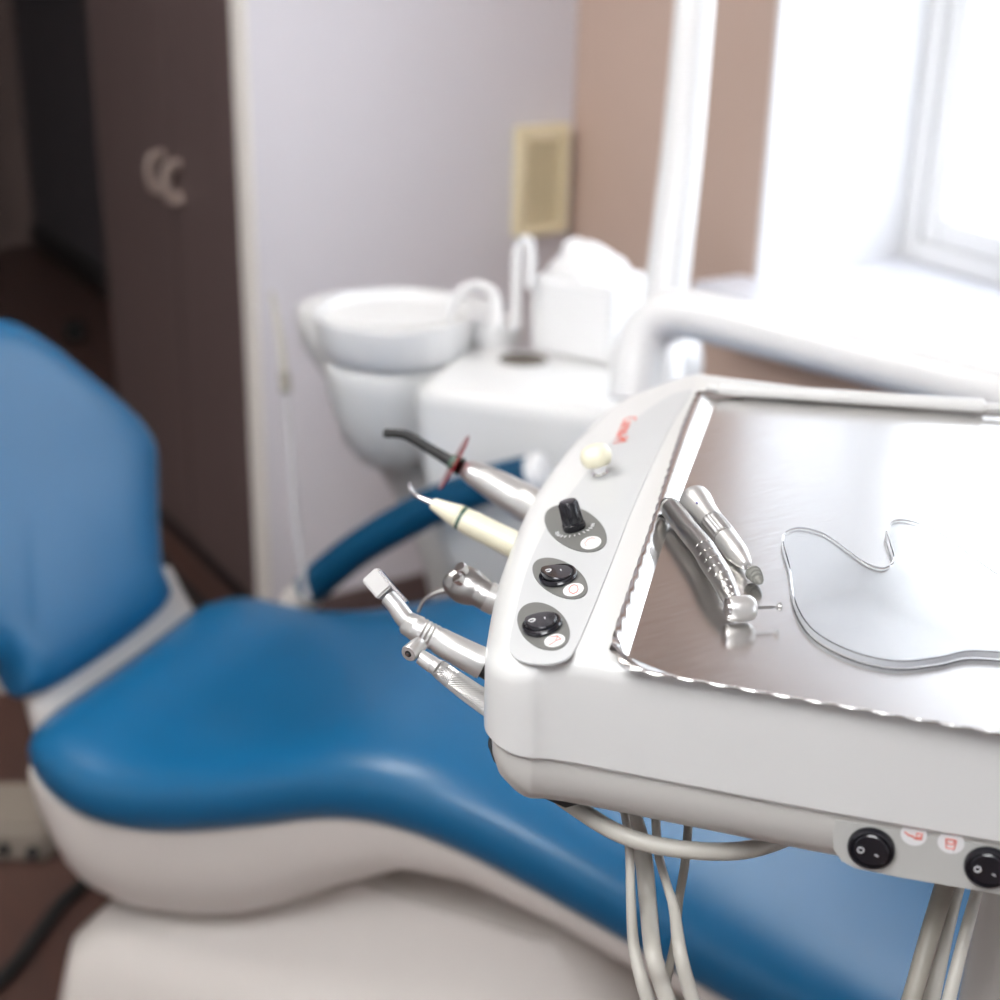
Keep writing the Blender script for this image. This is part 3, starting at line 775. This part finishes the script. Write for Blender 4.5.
# floor polygon
def corner(a, b): return a
F_left = [PZ(u, v, ZF) for u, v in fl_l]
fF = [PZ(632, 668, ZF), PZ(760, 690, ZF), PZ(880, 711, ZF), PZ(1000, 732.5, ZF)]
tdir = (fF[-1] - fF[0]).normalized(); fend = fF[-1] + tdir * .14
bF0 = PZ(722, 396, ZF); bF1 = PZ(985, 412, ZF); tb_ = (bF1 - bF0).normalized(); bend = bF1 + tb_ * .13
def lin(a, b, n): return [a.lerp(b, i / n) for i in range(n)]
inner = [F_left[0]] 
inner = []
pts_in = [tuple(p) for p in reversed(F_left)]      # back to front
inner += [Vector(p) for p in spline(pts_in, 12)][:-1]
inner += [Vector(p) for p in spline([tuple(F_left[0]), tuple(fF[0])], 6)][:-1]
inner += lin(fF[0], fend, 110)
inner += lin(fend, bend, 50)
inner += lin(bend, bF0, 60)
inner += lin(bF0, F_left[-1], 4)
O_left = [PZ(u, v, ZE) for u, v in tray_l]
ZL = ZF + .0022
oc = PZ(619, 661, ZE - .001)
O_f0 = PZ(630, 669.5, ZL); O_f1 = O_f0 + tdir * ((fF[-1] - fF[0]).length + .14) 
nf = Vector((tdir.y, -tdir.x, 0)); 
if nf.dot(_h) > 0: nf = -nf
outer = []
outer += [Vector(p) for p in spline([tuple(p) for p in reversed(O_left)], 12)][:-1]
outer += [Vector(p) for p in spline([tuple(O_left[0]), tuple(oc), tuple(O_f0)], 3)][:-1]
of0 = Vector(O_f0); of1 = fend + nf * .0035; of1.z = ZL
outer += lin(of0, of1, 110)
ro = Vector((.012, 0, ZE - ZF))
outer += lin(of1, bend + tb_ * .008 + Vector((0, 0, ZE - ZF)), 50)
bk_n = Vector((-tb_.y, tb_.x, 0)); bk_n = bk_n if bk_n.dot(_h) > 0 else -bk_n
q1 = bend + tb_ * .008 + Vector((0, 0, ZE - ZF)); q2 = bF0 + bk_n * .004 + Vector((0, 0, ZE - ZF))
outer += lin(q1, q2, 60); outer += lin(q2, O_left[-1], 4)
print('counts', len(inner), len(outer))
N = min(len(inner), len(outer))
# arc length scallops
cum = 0; out2 = []
for i in range(N):
    p = outer[i]; a = outer[i - 1] if i else outer[0]
    cum += (p - a).length
    d = (p - inner[i]); d.z = 0; d = d.normalized() if d.length > 1e-6 else Vector()
    w = abs(sin(pi * cum / .0165)) * (.0024 if i < 75 or i > 185 else .0020)
    out2.append(p + d * (w - .0008) + Vector((0, 0, (.0003 if i < 75 else .0007) * cos(2 * pi * cum / .0165))))
lip = [p + (p - q).normalized() * .0004 - Vector((0, 0, .0008)) for p, q in zip(out2, inner)]
mid_ = [a.lerp(b, .62) for a, b in zip(inner, outer)]
v = inner[:N] + mid_ + out2; f = [list(range(N))]
for r in range(2):
    for j in range(N): k = (j + 1) % N; f.append([r * N + j, r * N + k, (r + 1) * N + k, (r + 1) * N + j])
tm = mk('tray_sheet', v, f, M['steel'], tr, ang=20)
me = tm.data
me.polygons[0].use_smooth = False
if me.polygons[0].normal.z < 0:
    me.flip_normals()
sm_ = tm.modifiers.new('s', 'SOLIDIFY'); sm_.thickness = .00025; sm_.offset = -1

# ------------------------------------------------------------------ things on the tray
ZS = ZF
def TR(u, v, r): return PZ(u, v, ZS + r)
# A: turbine handpiece with curved neck, head and bur
ha = thing('turbine_handpiece', 'curved dimpled grey turbine handpiece with silver head, nearer one on tray', 'dental handpiece', TR(700, 560, 0))
axis_a = [(670, 507.5, .0085, .0055), (672.5, 510.5, .009, .0068), (681, 521, .0095, .0070), (691, 534, .010, .0070), (703, 548, .0115, .0071), (712, 563, .0125, .0072), (721, 577, .0125, .0068), (728, 591, .011, .0060), (733, 603, .009, .0052), (735, 609, .008, .005)]
pa = spline([(*tuple(TR(u, v, z)), r) for u, v, z, r in axis_a], 8)
PA = [Vector(p[:3]) for p in pa]; RA = [p[3] for p in pa]
bodyA = tube('body', PA[4:], RA[4:], M['dmetal'], ha, 28, ang=50)
tube('rear_ring', [PA[0], PA[2], PA[4]], [.0062, .0068, .0068], M['metal2'], ha, 28)
d0 = (PA[0] - PA[4]).normalized()
tube('coupling', [PA[0] + d0 * .0008, PA[0] + d0 * .004, PA[0] + d0 * .0042], [.0060, .0058, .0035], M['blackm'], ha, 24)
tube('connector_pin', [PA[0] + d0 * .003 + Vector((0, 0, .002)), PA[0] + d0 * .0075 + Vector((0, 0, .002))], [.0012, .001], M['green'], ha, 10)
# dimple bumps on the neck
fr_ = frames(PA)
db = MB(); viewn = (CAM - PA[len(PA) // 2]).normalized()
for k, idx in enumerate(range(34, 66, 4)):
    t, n_, b_ = fr_[idx]; up_ = (viewn - t * viewn.dot(t)).normalized(); sd = t.cross(up_)
    for a in ((-.75, -.2, .35) if k < 5 else (-.6, .0)):
        dd = up_ * cos(a + (k % 2) * .15) + sd * sin(a + (k % 2) * .15); c = PA[idx] + dd * (RA[idx] - .0001)
        vv, ff = g_lathe([(.00001, .0006), (.0008, .0005), (.0014, .0002), (.0017, -.0002)], c, dd, 10); db.add(vv, ff)
db.mk('grip_dimples', M['dmetal'], bodyA, ang=80)
hc_ = TR(741.5, 608.5, .0085); bx_ = (TR(766, 607, .0085) - TR(741, 608, .0085)).normalized()
lathe('head', [(.0035, -.0078), (.0066, -.0072), (.0070, -.0064), (.0072, -.002), (.0075, .002), (.0072, .005), (.0055, .0075), (.003, .0085), (0, .0085)], hc_, bx_, M['metal2'], ha, 32, ang=50)
lathe('head_cap', [(.0, -.0096), (.004, -.0095), (.0062, -.0088), (.0066, -.0074), (0, -.0074)], hc_, bx_, M['chrome'], ha, 32)
lathe('bur', [(.0009, .0085), (.0009, .018), (.0004, .0185), (.0004, .0205), (.0018, .0205), (.0026, .022), (.0026, .0226), (0, .0228)], hc_, bx_, M['dmetal'], ha, 14)
# B: straight nose cone handpiece with stone
hb_ = thing('straight_handpiece', 'straight light grey handpiece with grey cone stone, farther one on tray', 'dental handpiece', TR(720, 520, 0))
Bs = TR(693, 498, .0115); Be = TR(747.5, 566, .0062); bl_ = (Be - Bs).length; bdn = (Be - Bs).normalized()
prof = [(0, .0), (.0090, .0005), (.0103, .003), (.0105, .008), (.0100, .014), (.0084, .026), (.0079, .036), (.0078, .045)]
k_ = bl_ / .118
def bl(t): return [(r, h_ * k_) for r, h_ in t]
lathe('rear_sleeve', bl(prof), Bs, bdn, M['metal2'], hb_, 32, ang=50)
gv = [];
gp = [(.0079, .0455), (.0079, .047)]
for i in range(9): gp += [(.0081, .048 + i * .0026), (.0075, .0493 + i * .0026)]
gp += [(.0079, .0725), (.0079, .074)]
gr_rings = []
for r, h_ in gp:
    nrm = bdn.orthogonal().normalized(); bb = bdn.cross(nrm)
    gr_rings.append([Bs + bdn * h_ * k_ + (nrm * cos(2 * pi * j / 64) + bb * sin(2 * pi * j / 64)) * r * (1 - (.035 if j % 4 < 2 else 0)) for j in range(96)])
v, f = g_loft(gr_rings); mk('knurled_ring', v, f, M['metal'], hb_, smooth=False)
lathe('nose_cone', bl([(.0077, .0745), (.0072, .090), (.0068, .0985), (.0064, .100), (.0052, .108), (.0033, .117), (.0022, .118), (0, .118)]), Bs, bdn, M['metal2'], hb_, 32, ang=25)
dot = Bs + bdn * .026 * k_; dn = (CAM - dot); dn = (dn - bdn * dn.dot(bdn)).normalized()
lathe('blue_dot', [(.0008, 0), (.0008, .0003), (0, .0003)], dot + dn * .0089, dn, mat('blue_ink', (.03, .03, .25), .5), hb_, 12)
stn = MB(); stn.add(*g_lathe([(.0012, -.003), (.0012, .003), (0, .003)], Be + bdn * .0035 * k_, bdn, 12))
stn.mk('shank', M['chrome'], hb_)
lathe('cone_stone', [(.0022, .0), (.0047, .0015), (.0048, .0030), (.0042, .0035), (.0044, .006), (.0036, .0066), (.0037, .009), (.0026, .0096), (.0027, .012), (.001, .0145), (0, .0148)], Be + bdn * .0065, bdn, M['grey'], hb_, 20, ang=20)
# acrylic mixing plate
ac = [(782, 540), (786, 530), (800, 526), (824, 532), (848, 548), (868, 562), (884, 566), (893, 558), (889, 542), (886, 528), (897, 518), (920, 522), (940, 531), (960, 545), (980, 560), (1004, 576), (1050, 603), (1085, 628), (1080, 648), (1040, 654), (1000, 652), (968, 651), (940, 657), (900, 661), (860, 654), (824, 638), (804, 620), (793, 596), (789, 568)]
TA = .0042
aP = [Vector(p) for p in spline([tuple(PZ(u, v, ZS + .0006 + TA)) for u, v in ac], 5, closed=True)]
rings = []
for ins, z in ((.0008, 0), (0, .0006), (0, TA - .0008), (.0003, TA - .0003), (.0009, TA)):
    rings.append([Vector((p.x, p.y, ZS + .0004 + z)) for p in offset2(aP, ins)])
v, f = g_loft(rings); mp_ = mk('mixing_plate', v, f, M['glass'], None, ang=18); mp_.data.materials.append(M['edge'])
for q in mp_.data.polygons:
    if abs(q.normal.z) < .6: q.material_index = 1
tag(mp_,
    'clear acrylic palette plate with wavy outline lying on the steel tray', 'palette')

# ------------------------------------------------------------------ handpieces in the holders (left side)
def dS(u, v, dz=.035): return dep(unp(u, v, dz))
# curing light
d = dS(560, 500) + .03
cl_ = thing('curing_light', 'white curing light with black bent tip and red shield', 'curing light', PD(500, 490, d))
bodyc = [(462, 468, d + .02, 7), (470, 472, d + .02, 11.5), (480, 477, d + .02, 13.5), (500, 488, d + .015, 16.5), (522, 501, d + .01, 18.5), (545, 514, d, 20), (575, 530, d - .0, 21)]
ptube('body', bodyc, M['metal2'], cl_, sm=4, seg=32, ang=50)
ptube('light_guide', [(384, 433, d + .045, 4.6), (400, 434, d + .043, 4.6), (408, 436, d + .042, 4.8), (420, 443, d + .038, 5), (435, 452, d + .033, 5.4), (450, 461, d + .027, 6.2), (461, 467, d + .022, 8)], M['blackm'], cl_, sm=3, seg=20)
ca = PD(454, 463, d + .026); cdir = (PD(470, 472, d + .021) - PD(440, 455, d + .031)).normalized()
tube('guide_collar', [ca - cdir * .002, ca + cdir * .006], [.0065, .0075], M['green'], cl_, 24)
sv = (PD(471, 437, d) - PD(444, 487, d)); sv.normalize()
dn_ = (FW * .93 + cdir * .0); sn = sv.cross(FW).normalized()
sd_n = (sn * .99 - FW * .12).normalized(); R_ = .5 * (PD(472, 437, d) - PD(438, 490, d)).length
lathe('shield', [(R_, -.0006), (R_, .0006), (R_ * .3, .0012), (0, .0012), ], ca, sd_n, M['red'], cl_, 40)
# ultrasonic scaler
d = dS(524, 550) + .025
sc_ = thing('ultrasonic_scaler', 'cream ultrasonic scaler handpiece with fine hooked metal tip', 'dental scaler', PD(480, 530, d))
ptube('body', [(463, 519, d + .012, 12.4), (472, 524, d + .01, 13.2), (500, 538, d + .005, 13.6), (530, 553, d, 14.2), (550, 564, d, 14.2)], M['cream'], sc_, sm=4, seg=28)
ptube('seal_ring', [(460.5, 517.5, d + .0125, 12.9), (463.5, 519.2, d + .012, 12.9)], M['green'], sc_, seg=28)
ptube('nose', [(432, 503, d + .018, 5), (433.5, 503.8, d + .0178, 6), (445, 510, d + .015, 9), (460, 517.4, d + .0125, 12.8)], M['cream'], sc_, seg=28)
ptube('tip', [(409, 482, d + .02, 1.4), (410, 488, d + .02, 2), (413, 493, d + .02, 2.3), (419, 497, d + .02, 2.4), (426, 500, d + .019, 2.8), (433, 503.5, d + .018, 3.5)], M['chrome'], sc_, sm=4, seg=14)
# air water syringe
d = dS(503, 600) + .03
aw = thing('air_water_syringe', 'silver air and water syringe with chrome buttons and thin bent nozzle', 'dental syringe', PD(475, 590, d))
ptube('body', [(449, 577, d + .012, 9), (452, 579, d + .011, 14), (460, 583, d + .01, 18.5), (470, 587, d + .006, 19), (480, 592, d + .003, 15.5), (488, 597, d, 14.5), (505, 605, d, 14)], M['dmetal'], aw, sm=4, seg=28, flat=.9)
ptube('cuff', [(487, 596, d - .001, 15.6), (497, 601, d - .001, 15.6)], M['metal2'], aw, seg=28)
for (u, v) in ((461, 568), (458, 578)):
    o = PD(u, v, d - .004); dd = (Vector((0, 0, .7)) - RT * .5 - FW * .35).normalized()
    lathe('button', [(.0040, -.004), (.0042, .001), (.0036, .0018), (0, .002)], o, dd, M['chrome'], aw, 24)
ptube('nozzle', [(449, 590, d + .012, 3), (440, 592, d + .014, 2.6), (430, 596, d + .016, 2.4), (423, 602, d + .018, 2.2), (418, 612, d + .02, 2)], M['dmetal'], aw, sm=4, seg=12)
# prophy / contra-angle with square head
d = dS(490, 655) + .03
ca_ = thing('contra_angle_handpiece', 'grey ribbed contra angle handpiece with flat square push head', 'dental handpiece', PD(440, 640, d))
ptube('sleeve', [(404, 621, d + .012, 9), (407, 623, d + .012, 12), (416, 628, d + .01, 13.2)] + [x for i in range(5) for x in ((418 + i * 4, 629 + i * 2.1, d + .009, 13.4), (420 + i * 4, 630 + i * 2.1, d + .009, 12.2))]
      + [(440, 641, d + .007, 13.6), (462, 653, d + .003, 15), (480, 662, d, 16), (484, 664, d, 16)], M['metal2'], ca_, seg=32, ang=50)
ptube('end_collar', [(484, 664, d, 13.5), (496, 671, d - .0, 13.5)], M['blackm'], ca_, seg=24)
ptube('neck', [(388, 597, d + .016, 8.5), (396, 606, d + .014, 9), (403, 616, d + .013, 9.8), (410, 624, d + .012, 9.5)], M['metal2'], ca_, sm=3, seg=24)
hcc = PD(379, 584, d + .017); a1 = (PD(398, 605, d + .013) - PD(372, 575, d + .02)).normalized(); a2 = (PD(389, 580, d + .017) - PD(373, 594, d + .017)); a2 = (a2 - a1 * a2.dot(a1)).normalized(); a3 = a1.cross(a2)
v, f = g_obox(hcc, a1 * .0082, a2 * .0066, a3 * .0058); mk('head', v, f, mat('head_grey', (.40, .39, .38), .5, .5), ca_, bevel=.0012)
v, f = g_obox(PD(394, 587, d + .010), a1 * .0135, a2 * .0009, a3 * .004); mk('latch_lever', v, f, M['chrome'], ca_, bevel=.0005)
# high speed handpiece
d = dS(487, 690) + .03
hh = thing('high_speed_handpiece', 'slim silver handpiece with knurled grip and small round head, lowest in holder', 'dental handpiece', PD(450, 680, d))
ptube('grip', [(438, 668, d + .008, 8), (440, 669.5, d + .008, 9.2), (455, 681, d + .005, 10.2), (470, 692, d + .002, 11), (486, 703, d, 11.5), (498, 711, d, 11.5)], M['metal'], hh, sm=12, seg=60, smooth=False,
      mod=lambda i, a: 1 + (.05 if (i // 1 + int(round(a * 60 / (2 * pi)))) % 2 else -.04))
ptube('neck', [(419, 656, d + .012, 7), (421, 657, d + .012, 7.6), (432, 664.5, d + .010, 8.6), (433, 665, d + .010, 8.2), (439, 669, d + .008, 8.6)], M['metal2'], hh, seg=28)
hd = PD(413, 650, d + .013); hv = (-RT * .42 - FW * .75 + Vector((0, 0, -.35))).normalized()
lathe('head', [(0, -.010), (.003, -.0098), (.0048, -.008), (.0054, -.004), (.0054, .004), (.0048, .0052), (.0025, .0054), (.0022, .0048), (0, .0048)], hd, hv, M['metal2'], hh, 32, ang=45)
lathe('chuck', [(.0022, .0049), (.0022, .0054), (.001, .0055), (.0009, .0051), (0, .005)], hd, hv, M['blackm'], hh, 20)
lathe('bur_seat', [(.0010, .0055), (.001, .0062), (0, .0062)], hd, hv, M['chrome'], hh, 12)

# ------------------------------------------------------------------ floor things, lower left
fb = PZ(10, 860, 0); 
fbx = thing('floor_junction_box', 'beige service box with black sockets on floor behind chair', 'service box', (fb.x - .02, fb.y, 0))
bx0 = PZ(44, 884, 0)
u1 = Vector((RT.x, RT.y, 0)).normalized(); u2 = Vector((-u1.y, u1.x, 0))
bc_ = bx0 - u1 * .14 + u2 * .12
v, f = g_obox(bc_ + Vector((0, 0, .036)), u1 * .14, u2 * .07, Vector((0, 0, .036))); mk('box', v, f, M['beige'], fbx, bevel=.012)
for (u, v_) in ((33, 851), (4, 848)):
    o = PP(u, v_, bc_ - u2 * .07, u2); lathe('socket', [(.010, 0), (.010, .008), (.007, .009), (0, .009)], o, -u2, M['blackm'], fbx, 20)
cb = [PZ(82, 885, .012), PZ(60, 905, .012), PZ(38, 935, .012), PZ(15, 965, .012), PZ(-30, 1010, .012)]
cb = [PZ(120, 800, .012), PZ(110, 850, .012)] + cb
tag(tube('black_hose', [Vector(p) for p in spline([tuple(p) for p in cb], 6)], .0115, M['blackm'], None, 14), 'thick black hose running across the dark floor past the chair base', 'hose')
cb = [PZ(150, 540, .012), PZ(170, 570, .012), PZ(190, 592, .012), PZ(215, 615, .012), PZ(250, 640, .012), PZ(290, 660, .012)]
tag(tube('power_cable', [Vector(p) for p in spline([tuple(p) for p in cb], 6)], .011, M['blackm'], None, 14), 'black cable on floor between the blue backrest and wardrobe', 'cable')

# ================================================================== LIGHT
W = bpy.data.worlds.new('sky'); SC.world = W; W.use_nodes = True
bg = W.node_tree.nodes['Background']; bg.inputs[0].default_value = (.86, .92, 1, 1); bg.inputs[1].default_value = 3.0
def area(name, loc, rot, sx, sy, power, col=(1, 1, 1), portal=False):
    l = bpy.data.lights.new(name, 'AREA'); l.shape = 'RECTANGLE'; l.size = sx; l.size_y = sy; l.energy = power; l.color = col
    if portal: l.cycles.is_portal = True
    o = bpy.data.objects.new(name, l); o.location = loc; o.rotation_euler = rot; COL.objects.link(o); return o
for w in (W1, W2):
    area('window_portal', (XO + .01, (w[0] + w[1]) / 2, (w[2] + w[3]) / 2), (0, radians(90), 0), w[3] - w[2], w[1] - w[0], 1, portal=True)
# glowing fill panel, added out of frame to raise the ambient light
cl2 = thing('fill_panel', 'square white fill light panel added above the room', 'fill light', (-.6, .9, H))
box('frame', (-1.32, -.62, H - .035), (-.08, .62, H - .001), M['white'], cl2)
box('fill_diffuser', (-1.29, -.59, H - .042), (-.11, .59, H - .0355), mat('fill_diffuser', (.9, .9, .9), .5, emit=(.97, .98, 1), estr=7.5), cl2, bevel=.002)

cl3 = thing('fill_panel', 'long white fill light panel added over the dental chair', 'fill light', (-.1, 2.0, H))  # second unseen fill panel, added to brighten the far wall and cuspidor
box('frame', (-.75, 1.55, H - .035), (.45, 2.15, H - .001), M['white'], cl3)
box('fill_diffuser', (-.72, 1.58, H - .042), (.42, 2.12, H - .0355), mat('fill_diffuser_long', (.9, .9, .9), .5, emit=(1, .98, .95), estr=10.5), cl3, bevel=.002)
cam = bpy.data.cameras.new('camera'); co = bpy.data.objects.new('camera', cam); COL.objects.link(co)
mw = Matrix((RT, UP, -FW)).transposed().to_4x4(); mw.translation = CAM; co.matrix_world = mw
cam.sensor_width = 36; cam.lens = FPX / 1000 * 36; cam.clip_start = .02
cam.dof.use_dof = True; cam.dof.focus_distance = .925; cam.dof.aperture_fstop = 4.5
SC.camera = co
SC.view_settings.view_transform = 'Standard'; SC.view_settings.look = 'None'
SC.view_settings.gamma = 1; SC.view_settings.use_curve_mapping = False
SC.view_settings.exposure = 0.85
SC.cycles.glossy_bounces = 10; SC.cycles.max_bounces = 16; SC.cycles.transmission_bounces = 16
